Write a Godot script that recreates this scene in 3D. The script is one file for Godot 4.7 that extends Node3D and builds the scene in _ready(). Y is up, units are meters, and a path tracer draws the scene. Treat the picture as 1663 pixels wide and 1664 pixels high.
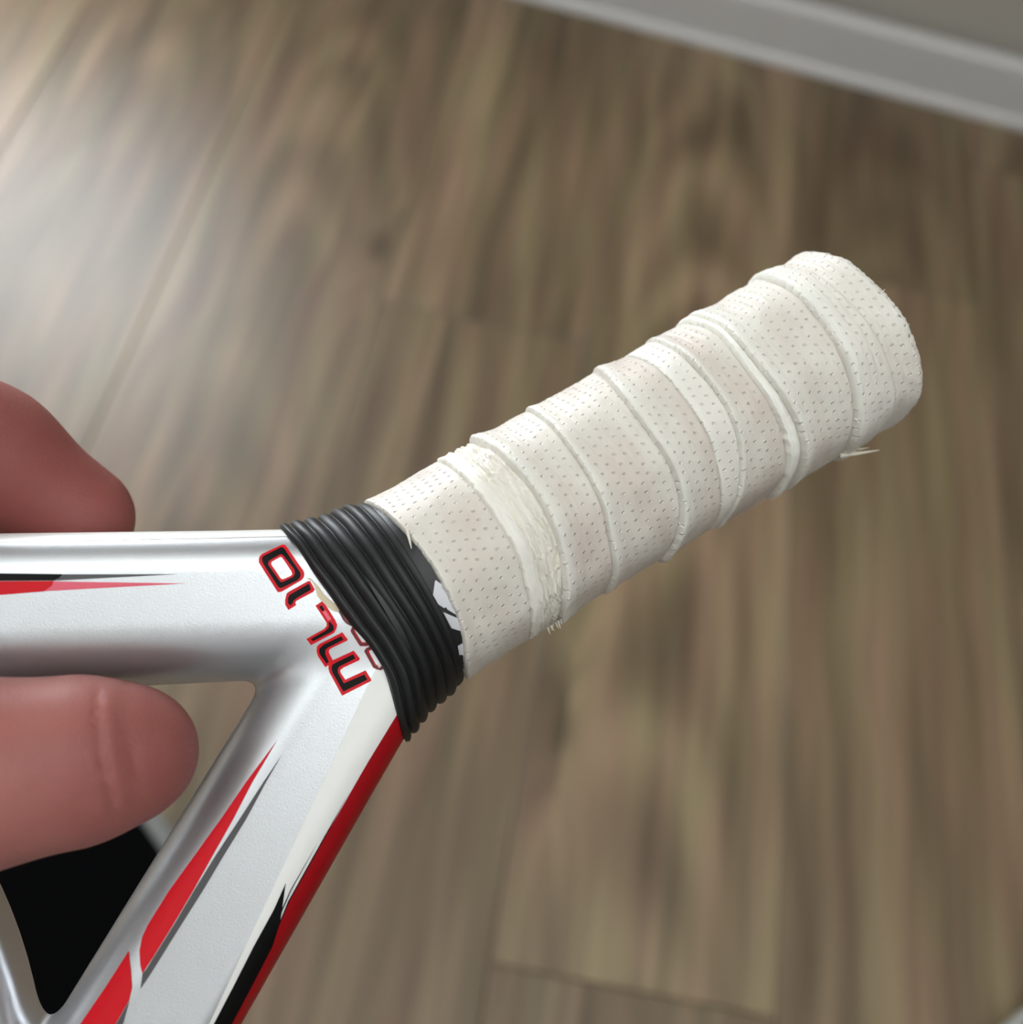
extends Node3D
# A racket handle wrapped in white tape, held by two fingers above a wooden floor.
# Racket and hand are modelled in millimetres in the racket's own frame:
# x along the handle towards the butt, y across the head, z towards the front face.

const MM := 0.001
const TINT := Color(0.945, 0.975, 1.0)
var rng := RandomNumberGenerator.new()
var taken := {}

# ------------------------------------------------------------------ helpers
func numbered(called: String) -> String:
	if not taken.has(called):
		taken[called] = 0
		return called
	taken[called] += 1
	return "%s_%03d" % [called, taken[called]]

func tag(o: Node3D, label: String, category: String, group := "") -> void:
	o.set_meta("label", label)
	o.set_meta("category", category)
	if group != "":
		o.set_meta("group", group)

func thing(called: String, label: String, category: String, at := Vector3.ZERO) -> Node3D:
	var o := Node3D.new()
	o.name = numbered(called)
	add_child(o, true)
	o.position = at
	tag(o, label, category)
	return o

func put(called: String, m: Mesh, mat: Material, parent: Node) -> MeshInstance3D:
	var o := MeshInstance3D.new()
	o.name = numbered(called) if parent == self else called
	o.mesh = m
	o.material_override = mat
	parent.add_child(o, true)
	return o

func struct(called: String, m: Mesh, mat: Material, parent: Node = self) -> MeshInstance3D:
	var o := put(called, m, mat, parent)
	if parent == self:
		o.set_meta("kind", "structure")
	return o

func mat(c: Color, rough := 0.6, metal := 0.0) -> StandardMaterial3D:
	var m := StandardMaterial3D.new()
	m.albedo_color = c
	m.roughness = rough
	m.metallic = metal
	return m

func lin(r: float, g: float, b: float) -> Color:
	return Color(r, g, b).linear_to_srgb()

# Commits positions (already metres), normals and triangle indices; faces are turned to agree with the normals.
func commit(v: PackedVector3Array, n: PackedVector3Array, idx: PackedInt32Array, col := PackedColorArray(), uv := PackedVector2Array()) -> ArrayMesh:
	var t := 0
	while t < idx.size():
		var a := v[idx[t]]
		if (v[idx[t + 1]] - a).cross(v[idx[t + 2]] - a).dot(n[idx[t]] + n[idx[t + 1]] + n[idx[t + 2]]) > 0.0:
			var k := idx[t + 1]
			idx[t + 1] = idx[t + 2]
			idx[t + 2] = k
		t += 3
	var arr := []
	arr.resize(Mesh.ARRAY_MAX)
	arr[Mesh.ARRAY_VERTEX] = v
	arr[Mesh.ARRAY_NORMAL] = n
	arr[Mesh.ARRAY_INDEX] = idx
	if col.size():
		arr[Mesh.ARRAY_COLOR] = col
	if uv.size():
		arr[Mesh.ARRAY_TEX_UV] = uv
	var m := ArrayMesh.new()
	m.add_surface_from_arrays(Mesh.PRIMITIVE_TRIANGLES, arr)
	return m

# A grid of rows x cols points (millimetres), optionally closed in the column direction, smooth normals from neighbours.
func sheet(p: PackedVector3Array, rows: int, cols: int, closed: bool, col := PackedColorArray(), uv := PackedVector2Array(), flip := false) -> ArrayMesh:
	var v := PackedVector3Array()
	var n := PackedVector3Array()
	v.resize(rows * cols)
	n.resize(rows * cols)
	for i in rows:
		var i0 := maxi(i - 1, 0)
		var i1 := mini(i + 1, rows - 1)
		for j in cols:
			var j0 := (j - 1 + cols) % cols
			var j1 := (j + 1) % cols
			if not closed:
				j0 = maxi(j - 1, 0)
				j1 = mini(j + 1, cols - 1)
			else:
				if j == 0:
					j0 = cols - 2
				if j == cols - 1:
					j1 = 1
			var q := (p[i1 * cols + j] - p[i0 * cols + j]).cross(p[i * cols + j1] - p[i * cols + j0])
			n[i * cols + j] = (-q if flip else q).normalized()
			v[i * cols + j] = p[i * cols + j] * MM
	var idx := PackedInt32Array()
	for i in rows - 1:
		for j in cols - 1:
			var a := i * cols + j
			idx.append_array(PackedInt32Array([a, a + 1, a + cols, a + 1, a + cols + 1, a + cols]))
	return commit(v, n, idx, col, uv)

# A box with chamfered edges, in metres, centred on c.
func bevel_box(c: Vector3, size: Vector3, b: float) -> ArrayMesh:
	var st := SurfaceTool.new()
	st.begin(Mesh.PRIMITIVE_TRIANGLES)
	bevel_into(st, c, size, b)
	st.generate_normals()
	return st.commit()

func bevel_into(st: SurfaceTool, c: Vector3, size: Vector3, b: float) -> void:
	var h := size * 0.5
	st.set_smooth_group(-1)
	var quads := []
	for ax in 3:
		var u := (ax + 1) % 3
		var w := (ax + 2) % 3
		for s in [-1.0, 1.0]:
			var q := []
			for k in [[-1, -1], [1, -1], [1, 1], [-1, 1]]:
				var p := Vector3.ZERO
				p[ax] = s * h[ax]
				p[u] = k[0] * (h[u] - b)
				p[w] = k[1] * (h[w] - b)
				q.append(p)
			quads.append(q)
	for ax in 3:      # edge chamfers
		var u := (ax + 1) % 3
		var w := (ax + 2) % 3
		for su in [-1.0, 1.0]:
			for sw in [-1.0, 1.0]:
				var q := []
				for k in [[-1, 0], [1, 0], [1, 1], [-1, 1]]:
					var p := Vector3.ZERO
					p[ax] = k[0] * (h[ax] - b)
					p[u] = su * (h[u] if k[1] == 0 else h[u] - b)
					p[w] = sw * (h[w] - b if k[1] == 0 else h[w])
					q.append(p)
				quads.append(q)
	for q in quads:
		var mid: Vector3 = (q[0] + q[1] + q[2] + q[3]) * 0.25
		var nn: Vector3 = (q[1] - q[0]).cross(q[2] - q[0])
		var order := [0, 1, 2, 0, 2, 3] if nn.dot(mid) < 0.0 else [0, 2, 1, 0, 3, 2]
		for k in order:
			st.add_vertex(c + q[k])
	for sx in [-1.0, 1.0]:
		for sy in [-1.0, 1.0]:
			for sz in [-1.0, 1.0]:
				var p0 := Vector3(sx * h.x, sy * (h.y - b), sz * (h.z - b))
				var p1 := Vector3(sx * (h.x - b), sy * h.y, sz * (h.z - b))
				var p2 := Vector3(sx * (h.x - b), sy * (h.y - b), sz * h.z)
				var out := Vector3(sx, sy, sz)
				if (p1 - p0).cross(p2 - p0).dot(out) > 0.0:
					var k := p1
					p1 = p2
					p2 = k
				for p in [p0, p1, p2]:
					st.add_vertex(c + p)

# Surface nets of a signed distance (millimetres). tint gives a vertex colour or is empty.
func nets(sd: Callable, lo: Vector3, hi: Vector3, cell: float, slack: float, tint = null) -> ArrayMesh:
	var nx := int(ceil((hi.x - lo.x) / cell)) + 1
	var ny := int(ceil((hi.y - lo.y) / cell)) + 1
	var nz := int(ceil((hi.z - lo.z) / cell)) + 1
	var val := PackedFloat32Array()
	val.resize(nx * ny * nz)
	val.fill(1e9)
	var bs := 6
	var reach := bs * cell * 0.87 + slack
	var blocks := []
	for bx in range(0, nx - 1, bs):
		for by in range(0, ny - 1, bs):
			for bz in range(0, nz - 1, bs):
				var c := lo + (Vector3(bx, by, bz) + Vector3.ONE * bs * 0.5) * cell
				if absf(sd.call(c)) > reach:
					continue
				blocks.append(Vector3i(bx, by, bz))
				for i in range(bx, mini(bx + bs + 1, nx)):
					for j in range(by, mini(by + bs + 1, ny)):
						for k in range(bz, mini(bz + bs + 1, nz)):
							var at := (i * ny + j) * nz + k
							if val[at] > 1e8:
								val[at] = sd.call(lo + Vector3(i, j, k) * cell)
	var ids := {}
	var v := PackedVector3Array()
	var n := PackedVector3Array()
	var col := PackedColorArray()
	var corner := [Vector3(0, 0, 0), Vector3(1, 0, 0), Vector3(0, 1, 0), Vector3(1, 1, 0), Vector3(0, 0, 1), Vector3(1, 0, 1), Vector3(0, 1, 1), Vector3(1, 1, 1)]
	var step := [0, ny * nz, nz, ny * nz + nz, 1, ny * nz + 1, nz + 1, ny * nz + nz + 1]
	var edges := [[0, 1], [2, 3], [4, 5], [6, 7], [0, 2], [1, 3], [4, 6], [5, 7], [0, 4], [1, 5], [2, 6], [3, 7]]
	var e := cell * 0.6
	for b in blocks:
		for i in range(b.x, mini(b.x + bs, nx - 1)):
			for j in range(b.y, mini(b.y + bs, ny - 1)):
				for k in range(b.z, mini(b.z + bs, nz - 1)):
					var at := (i * ny + j) * nz + k
					var inside := 0
					for q in 8:
						if val[at + step[q]] < 0.0:
							inside += 1
					if inside == 0 or inside == 8:
						continue
					var sum := Vector3.ZERO
					var count := 0
					for ed in edges:
						var va := val[at + step[ed[0]]]
						var vb := val[at + step[ed[1]]]
						if (va < 0.0) != (vb < 0.0):
							sum += corner[ed[0]].lerp(corner[ed[1]], va / (va - vb))
							count += 1
					var p: Vector3 = lo + (Vector3(i, j, k) + sum / count) * cell
					var g := Vector3(sd.call(p + Vector3(e, 0, 0)) - sd.call(p - Vector3(e, 0, 0)), sd.call(p + Vector3(0, e, 0)) - sd.call(p - Vector3(0, e, 0)), sd.call(p + Vector3(0, 0, e)) - sd.call(p - Vector3(0, 0, e)))
					g = g.normalized()
					p -= g * sd.call(p)
					ids[at] = v.size()
					v.append(p * MM)
					n.append(g)
					if tint != null:
						col.append(tint.call(p, g))
	var idx := PackedInt32Array()
	var sx := ny * nz
	var sy := nz
	for at in ids:
		var k: int = at % nz
		var j: int = (at / nz) % ny
		var i: int = at / (ny * nz)
		var here := val[at] < 0.0
		if j > 0 and k > 0 and i < nx - 1 and here != (val[at + sx] < 0.0):
			quad(idx, ids, at, at - sy, at - sy - 1, at - 1)
		if i > 0 and k > 0 and j < ny - 1 and here != (val[at + sy] < 0.0):
			quad(idx, ids, at, at - sx, at - sx - 1, at - 1)
		if i > 0 and j > 0 and k < nz - 1 and here != (val[at + 1] < 0.0):
			quad(idx, ids, at, at - sx, at - sx - sy, at - sy)
	return commit(v, n, idx, col)

func quad(idx: PackedInt32Array, ids: Dictionary, a: int, b: int, c: int, d: int) -> void:
	if ids.has(a) and ids.has(b) and ids.has(c) and ids.has(d):
		idx.append_array(PackedInt32Array([ids[a], ids[b], ids[c], ids[a], ids[c], ids[d]]))

func smin(a: float, b: float, k: float) -> float:
	var h := maxf(k - absf(a - b), 0.0) / k
	return minf(a, b) - h * h * k * 0.25

func pts(l: Array) -> PackedVector2Array:
	var o := PackedVector2Array()
	for i in range(0, l.size(), 2):
		o.append(Vector2(l[i], l[i + 1]))
	return o

# The quads between an outer and an inner loop.
func ring(outer: PackedVector2Array, inner: PackedVector2Array) -> Array:
	var o := []
	var n := 48
	for k in n:
		o.append(PackedVector2Array([along(outer, k / float(n)), along(outer, (k + 1) / float(n)), along(inner, (k + 1) / float(n)), along(inner, k / float(n))]))
	return o

func along(loop: PackedVector2Array, f: float) -> Vector2:
	# the point of the loop seen from its centre at that share of a turn
	var c := Vector2.ZERO
	for p in loop:
		c += p / loop.size()
	var d := Vector2.from_angle(f * TAU)
	for i in loop.size():
		var hit = Geometry2D.segment_intersects_segment(c, c + d * 100.0, loop[i], loop[(i + 1) % loop.size()])
		if hit != null:
			return hit
	return c

# ------------------------------------------------------------------ the racket frame as a distance
const COS := 0.87462
const SIN := 0.48481

func rbox(u: float, z: float, w: float, h: float, r: float) -> float:
	var qu := absf(u) - (w - r)
	var qz := absf(z) - (h - r)
	return Vector2(maxf(qu, 0.0), maxf(qz, 0.0)).length() + minf(maxf(qu, qz), 0.0) - r

func shaft_sd(x: float, y: float, z: float) -> float:
	var t := (x + 21.4) * -COS + (y - 13.45) * SIN
	var u := (x + 21.4) * SIN + (y - 13.45) * COS
	return rbox(u, z, 11.75 + 0.008 * maxf(t, 0.0), 10.5, 6.5 if u > 0.0 else 9.5)

func frame_sd(p: Vector3) -> float:
	var d := smin(shaft_sd(p.x, p.y, p.z), shaft_sd(p.x, -p.y, p.z), 3.2)
	d = maxf(d, p.x - 8.0)
	var b := maxf(rbox(p.x + 77.0 + 0.0065 * p.y * p.y, p.z, 6.0, 8.0, 5.0), absf(p.y) - 45.0)
	return smin(d, b, 6.0)

func frame_normal(p: Vector3) -> Vector3:
	var e := 0.25
	return Vector3(frame_sd(p + Vector3(e, 0, 0)) - frame_sd(p - Vector3(e, 0, 0)), frame_sd(p + Vector3(0, e, 0)) - frame_sd(p - Vector3(0, e, 0)), frame_sd(p + Vector3(0, 0, e)) - frame_sd(p - Vector3(0, 0, e))).normalized()

func onto(p: Vector3, dir: Vector3) -> Vector3:
	for k in 40:
		var s := frame_sd(p)
		if s < 0.002:
			break
		p += dir * s * 0.9
	return p

# print on the front face: (x, y) straight down on the paint
func on_front(q: Vector2) -> Vector3:
	return onto(Vector3(q.x, q.y, 15.0), Vector3(0, 0, -1))

# print round a shaft: (distance along it, degrees round it: 90 is the front, 0 the outer side)
func on_shaft(q: Vector2, side: float) -> Vector3:
	var c := Vector3(-21.4 - COS * q.x, side * (13.45 + SIN * q.x), 0.0)
	var a := deg_to_rad(q.y)
	var d := Vector3(SIN * cos(a), side * COS * cos(a), sin(a))
	return onto(c + d * 24.0, -d)

# A thin film of paint on the frame in the shape of the polygons.
func film(polys: Array, where: Callable, cell: Vector2, lift: float) -> ArrayMesh:
	var v := PackedVector3Array()
	var n := PackedVector3Array()
	var idx := PackedInt32Array()
	var known := {}
	for poly in polys:
		var lo: Vector2 = poly[0]
		var hi: Vector2 = poly[0]
		for p in poly:
			lo = lo.min(p)
			hi = hi.max(p)
		for i in range(floori(lo.x / cell.x), floori(hi.x / cell.x) + 1):
			for j in range(floori(lo.y / cell.y), floori(hi.y / cell.y) + 1):
				var o := Vector2(i, j) * cell
				var sq := PackedVector2Array([o, o + Vector2(cell.x, 0), o + cell, o + Vector2(0, cell.y)])
				for piece in Geometry2D.intersect_polygons(poly, sq):
					if piece.size() < 3:
						continue
					var ids := []
					for p in piece:
						var key := Vector2i((p * 400.0).round())
						if not known.has(key):
							var at: Vector3 = where.call(p)
							var nn := frame_normal(at)
							known[key] = v.size()
							v.append((at + nn * lift) * MM)
							n.append(nn)
						ids.append(known[key])
					for k in Geometry2D.triangulate_polygon(piece):
						idx.append(ids[k])
	return commit(v, n, idx)

# ------------------------------------------------------------------ textures
func noise(s: int, freq: float, oct := 3) -> FastNoiseLite:
	var f := FastNoiseLite.new()
	f.seed = s
	f.noise_type = FastNoiseLite.TYPE_SIMPLEX_SMOOTH
	f.frequency = freq
	f.fractal_octaves = oct
	return f

func tex(im: Image) -> ImageTexture:
	return ImageTexture.create_from_image(im)

# One plank's print: streaks along v, the odd cathedral and knot.
func plank_image(s: int, knots: Array, tone: float, cathedral: float) -> Image:
	var w := 96
	var h := 448
	var im := Image.create(w, h, false, Image.FORMAT_RGB8)
	var a := noise(s * 7 + 1, 1.0, 3)
	var b := noise(s * 7 + 2, 1.0, 2)
	var c := noise(s * 7 + 3, 1.0, 2)
	var r := RandomNumberGenerator.new()
	r.seed = s * 13 + 5
	var cuts := []
	for k in 4:
		cuts.append([r.randf(), r.randf_range(-0.15, 0.15), r.randf_range(-0.03, 0.03)])
	if s == 10:
		cuts = [[0.0, 0.22, 0.0], [0.30, -0.24, 0.0], [0.72, 0.1, 0.02]]
	for y in h:
		var fy := y / float(h)
		for x in w:
			var fx := x / float(w)
			var wx := fx + 0.035 * b.get_noise_2d(fx * 1.2, fy * 3.2)
			for k in knots:
				var dx: float = (fx - k.x) * 0.214
				var dy: float = (fy - k.y) * 1.22
				wx += 0.16 * exp(-(dx * dx / 0.0007 + dy * dy / 0.006)) * signf(dx)
			var v := 0.5 + 0.42 * a.get_noise_2d(wx * 4.2, fy * 2.0) + 0.24 * b.get_noise_2d(wx * 11.0, fy * 3.6 + 9.0)
			var bow := (wx - 0.5) * (wx - 0.5) * 9.0 - fy * 7.0 + 0.5 * c.get_noise_2d(fx, fy * 3.0)
			v += cathedral * sin(bow * TAU) * exp(-pow((wx - 0.5) / 0.28, 2.0))
			v += tone
			for k in cuts:
				v += k[1] * smoothstep(-0.012, 0.012, wx - k[0] - k[2] * fy)
			for k in knots:
				var dx: float = (fx - k.x) * 0.214
				var dy: float = (fy - k.y) * 1.22
				v -= k.z * exp(-(dx * dx / 0.00009 + dy * dy / 0.0004))
			v = clampf(v, 0.0, 1.0)
			var hue := 0.5 + 0.8 * c.get_noise_2d(fx * 5.0 + 20.0, fy * 4.0)
			var col := Color(0.285, 0.218, 0.158).lerp(Color(0.54, 0.44, 0.35), v)
			col = col.lerp(Color(col.r * 0.94, col.g * 1.02, col.b * 0.95), clampf(hue, 0.0, 1.0))
			im.set_pixel(x, y, col)
	return im

func dots_image() -> Image:
	# dimples of the tape: 4 x 4 staggered, a little uneven
	var im := Image.create(192, 192, false, Image.FORMAT_RGB8)
	im.fill(Color(0.65, 0.65, 0.65))
	for i in 4:
		for j in 4:
			var cx := i * 48.0 + 24.0 + rng.randf_range(-5, 5)
			var cy := j * 48.0 + 24.0 + (12.0 if i % 2 else -12.0) + rng.randf_range(-4, 4)
			var r := rng.randf_range(6.5, 9.0)
			for x in range(-16, 17):
				for y in range(-16, 17):
					var px := posmod(int(cx) + x, 192)
					var py := posmod(int(cy) + y, 192)
					var d := Vector2(x, y).length() / r
					var e := Vector2(x - 7.0, y + 4.0).length() / 8.0
					var h := im.get_pixel(px, py).r
					if e < 1.0:      # the tape stands up a little on one side of the hole
						h += 0.35 * (0.5 + 0.5 * cos(e * PI))
					if d < 1.0:
						h -= 0.34 * (0.5 + 0.5 * cos(d * PI))
					im.set_pixel(px, py, Color(h, h, h))
	return im

# highlights painted into the tape colour: raised points whiter than the ground between
func dot_glints_image(dots: Image) -> Image:
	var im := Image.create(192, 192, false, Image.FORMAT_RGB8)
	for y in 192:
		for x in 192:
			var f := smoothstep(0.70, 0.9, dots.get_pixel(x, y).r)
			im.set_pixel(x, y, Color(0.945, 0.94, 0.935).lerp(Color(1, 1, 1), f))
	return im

func grain_image(s: int, size: int, freq: float, oct: int) -> Image:
	var f := noise(s, freq, oct)
	var im := Image.create(size, size, false, Image.FORMAT_RGB8)
	for y in size:
		for x in size:
			var u := x / float(size) * TAU
			var w := y / float(size) * TAU
			var g := 0.5 + 0.6 * f.get_noise_3d(cos(u) * 30.0 + cos(w) * 11.0, sin(u) * 30.0, sin(w) * 30.0 + cos(w) * 17.0)
			im.set_pixel(x, y, Color(g, g, g))
	return im

# ------------------------------------------------------------------ the scene
func _ready() -> void:
	rng.seed = 7
	camera_and_light()
	room()
	var racket := make_racket()
	make_hand(racket)
	make_shoes()

func camera_and_light() -> void:
	var cam := Camera3D.new()
	cam.name = "camera"
	add_child(cam)
	cam.transform = Transform3D(Basis(Vector3(0.9797, 0.1282, -0.1541), Vector3(-0.19853, 0.51418, -0.83439), Vector3(-0.02773, 0.84805, 0.52919)), Vector3(0, 0.84805, 0))
	cam.near = 0.01
	cam.far = 20.0
	var lens := CameraAttributesPhysical.new()
	lens.frustum_focal_length = 37.53
	lens.frustum_focus_distance = 0.172
	lens.exposure_aperture = 12.5
	lens.frustum_near = 0.01
	lens.frustum_far = 20.0
	cam.attributes = lens
	cam.fov = 50.03
	cam.current = true
	var we := WorldEnvironment.new()
	we.name = "world_environment"
	var e := Environment.new()
	e.background_mode = Environment.BG_COLOR
	e.background_color = Color(0.02, 0.02, 0.02)
	e.tonemap_mode = Environment.TONE_MAPPER_LINEAR
	e.tonemap_exposure = 0.5
	e.sdfgi_enabled = true
	e.ssao_enabled = true
	e.ssil_enabled = true
	we.environment = e
	add_child(we)
	# a hanging lamp over the racket, a weak ceiling panel behind, and an added, unseen glowing panel that brightens the left floor
	panel_lamp("pendant_lamp", "white hanging lamp panel glowing above the hand and racket", "lamp", Vector3(-0.14, 1.35, 0.36), Vector3(-56, 18, 0), Vector2(0.42, 0.42), TINT, 24.5)
	panel_lamp("ceiling_light", "square white ceiling light panel behind the photographer", "light", Vector3(-0.6, 2.43, 0.6), Vector3(-90, 0, 0), Vector2(0.9, 0.9), TINT, 1.5)
	var side_panel := panel_lamp("window_1", "added glowing panel out of view at the left end of the back wall", "window", Vector3(-1.1, 0.78, -1.35), Vector3(0, 0, 0), Vector2(1.05, 0.62), TINT, 7.4)
	side_panel.set_meta("kind", "structure")

# A glowing panel in a thin casing with an area light of its size in front.
func panel_lamp(called: String, label: String, category: String, at: Vector3, turn: Vector3, size: Vector2, tint: Color, power: float) -> Node3D:
	var o := thing(called, label, category, at)
	o.rotation_degrees = turn
	var casing := mat(Color(0.9, 0.9, 0.88), 0.5)
	put("casing", bevel_box(Vector3(0, 0, -0.012), Vector3(size.x + 0.04, size.y + 0.04, 0.02), 0.004), casing, o)
	var glow := mat(Color(0.95, 0.95, 0.93), 0.5)
	glow.emission_enabled = true
	glow.emission = tint
	glow.emission_energy_multiplier = minf(power / (size.x * size.y) * 0.35, 4.0)
	put("glowing_panel", bevel_box(Vector3(0, 0, 0.003), Vector3(size.x, size.y, 0.008), 0.002), glow, o)
	var l := AreaLight3D.new()
	l.name = "panel_glow"
	l.area_size = size
	l.light_energy = power
	l.light_color = tint
	l.area_normalize_energy = true
	l.shadow_enabled = true
	l.set("area_range", 8.0)
	l.position = Vector3(0, 0, 0.012)
	l.rotation_degrees = Vector3(0, 180, 0)
	o.add_child(l)
	return o

func room() -> void:
	# floor: a slab with planks on it, each plank a piece of its own
	var slab := struct("floor", bevel_box(Vector3(0, -0.03, 0.2), Vector3(3.7, 0.036, 3.9), 0.002), mat(Color(0.16, 0.13, 0.1), 0.8))
	var mats := []
	for k in 8:
		var m := mat(Color.WHITE, 0.43)
		var knots := []
		if k == 5:
			knots = [Vector3(0.925, 0.68, 0.6)]
		if k == 6:
			knots = [Vector3(0.14, 0.845, 0.5)]
		m.albedo_texture = tex(plank_image(k + 3, knots, [0.0, 0.04, -0.05, 0.02, 0.06, -0.02, 0.0, -0.06][k], [0.0, 0.22, 0.0, 0.1, 0.0, 0.12, 0.24, 0.0][k]))
		m.metallic_specular = 0.5
		mats.append(m)
	var w := 0.214
	var length := 1.22
	for i in range(-8, 8):
		var x0 := 0.072 + i * w
		var start := rng.randf_range(-1.2, 0.0)
		if i == -1:
			start = -0.745 - length
		if i == 0:
			start = -0.146 - length
		if i == -2:
			start = -0.43 - length
		if i == 1:
			start = -0.92
		while start > -1.65:
			start -= length
		var n := 0
		var z := start
		while z < 1.95:
			var z0 := maxf(z, -1.68)
			var z1 := minf(z + length, 2.05)
			if z1 - z0 > 0.02:
				var pick := posmod(i * 3 + n * 2, 5)
				if i == -2 and z < -0.6:
					pick = 5
				if i == -1 and z < -0.8:
					pick = 7
				if i == 0 and z < -0.6:
					pick = 6
				var o := put("plank", plank(x0, z0, z1, w, z, length), mats[pick], slab)
				o.set_meta("kind", "structure")
			z += length
			n += 1
	var paint := mat(Color(0.64, 0.615, 0.575), 0.85)
	var white := mat(Color(0.75, 0.74, 0.73), 0.45)
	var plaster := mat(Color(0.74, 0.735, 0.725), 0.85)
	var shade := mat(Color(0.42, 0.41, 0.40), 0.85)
	# back wall, a few degrees off the run of the planks
	var turn := Basis(Vector3.UP, deg_to_rad(4.2))
	var o_wall := struct("wall_back", bevel_box(Vector3(0, 1.2, -0.07), Vector3(4.6, 2.5, 0.1), 0.002), paint)
	o_wall.transform = Transform3D(turn.inverse(), Vector3(0.254, 0, -1.287))
	var base := struct("baseboard_back", profile([Vector2(-0.02, 0.0), Vector2(0.0, 0.0), Vector2(0.0, 0.070), Vector2(-0.0015, 0.0735), Vector2(-0.005, 0.0755), Vector2(-0.02, 0.0765)], 4.4), white)
	base.transform = Transform3D(turn.inverse(), Vector3(0.254, 0, -1.269))
	var shoe := struct("trim_1", profile([Vector2(-0.002, 0.0), Vector2(0.009, 0.0), Vector2(0.0085, 0.005), Vector2(0.006, 0.010), Vector2(0.002, 0.0135), Vector2(-0.002, 0.0145)], 4.4), white)
	shoe.transform = Transform3D(turn.inverse(), Vector3(0.254, 0, -1.272))
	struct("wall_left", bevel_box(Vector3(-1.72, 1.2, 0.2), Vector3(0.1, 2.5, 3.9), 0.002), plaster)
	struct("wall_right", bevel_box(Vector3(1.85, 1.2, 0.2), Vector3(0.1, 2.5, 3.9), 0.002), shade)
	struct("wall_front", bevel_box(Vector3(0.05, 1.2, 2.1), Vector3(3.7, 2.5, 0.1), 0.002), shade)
	struct("ceiling", bevel_box(Vector3(0.05, 2.5, 0.2), Vector3(3.9, 0.1, 4.1), 0.002), mat(Color(0.86, 0.85, 0.83), 0.9))

# One plank with eased long edges: a shallow bevel and its print along v.
func plank(x0: float, z0: float, z1: float, w: float, zs: float, length: float) -> ArrayMesh:
	var st := SurfaceTool.new()
	st.begin(Mesh.PRIMITIVE_TRIANGLES)
	var g := 0.0004
	var b := 0.0009
	var xs := [x0 + g, x0 + g, x0 + g + b, x0 + w - g - b, x0 + w - g, x0 + w - g]
	var ys := [-0.012, -0.0006, 0.0, 0.0, -0.0006, -0.012]
	var zz := [z0 + g, z0 + g + b, z1 - g - b, z1 - g]
	for r in 3:
		for k in 5:
			var q := []
			for c in [[k, r], [k + 1, r], [k + 1, r + 1], [k, r + 1]]:
				var end: bool = c[1] == 0 or c[1] == 3
				var y: float = ys[c[0]]
				if end:
					y = minf(y, -0.0006)
				q.append(Vector3(xs[c[0]], y, zz[c[1]]))
			for c in [0, 1, 2, 0, 2, 3]:
				st.set_uv(Vector2((q[c].x - x0) / w, (q[c].z - zs) / length))
				st.set_smooth_group(-1)
				st.add_vertex(q[c])
	st.generate_normals()
	return st.commit()

# A moulding: an outline (out from the wall, up) run along x.
func profile(outline: Array, length: float) -> ArrayMesh:
	var st := SurfaceTool.new()
	st.begin(Mesh.PRIMITIVE_TRIANGLES)
	st.set_smooth_group(-1)
	var n := outline.size()
	for k in n:
		var a: Vector2 = outline[k]
		var b: Vector2 = outline[(k + 1) % n]
		var q := [Vector3(-length / 2, a.y, a.x), Vector3(length / 2, a.y, a.x), Vector3(length / 2, b.y, b.x), Vector3(-length / 2, b.y, b.x)]
		for c in [0, 2, 1, 0, 3, 2]:
			st.add_vertex(q[c])
	for s in [-1, 1]:
		for k in range(1, n - 1):
			var tri := [outline[0], outline[k], outline[k + 1]]
			if s > 0:
				tri.reverse()
			for p in tri:
				st.add_vertex(Vector3(s * length / 2, p.y, p.x))
	st.generate_normals()
	return st.commit()

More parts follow.
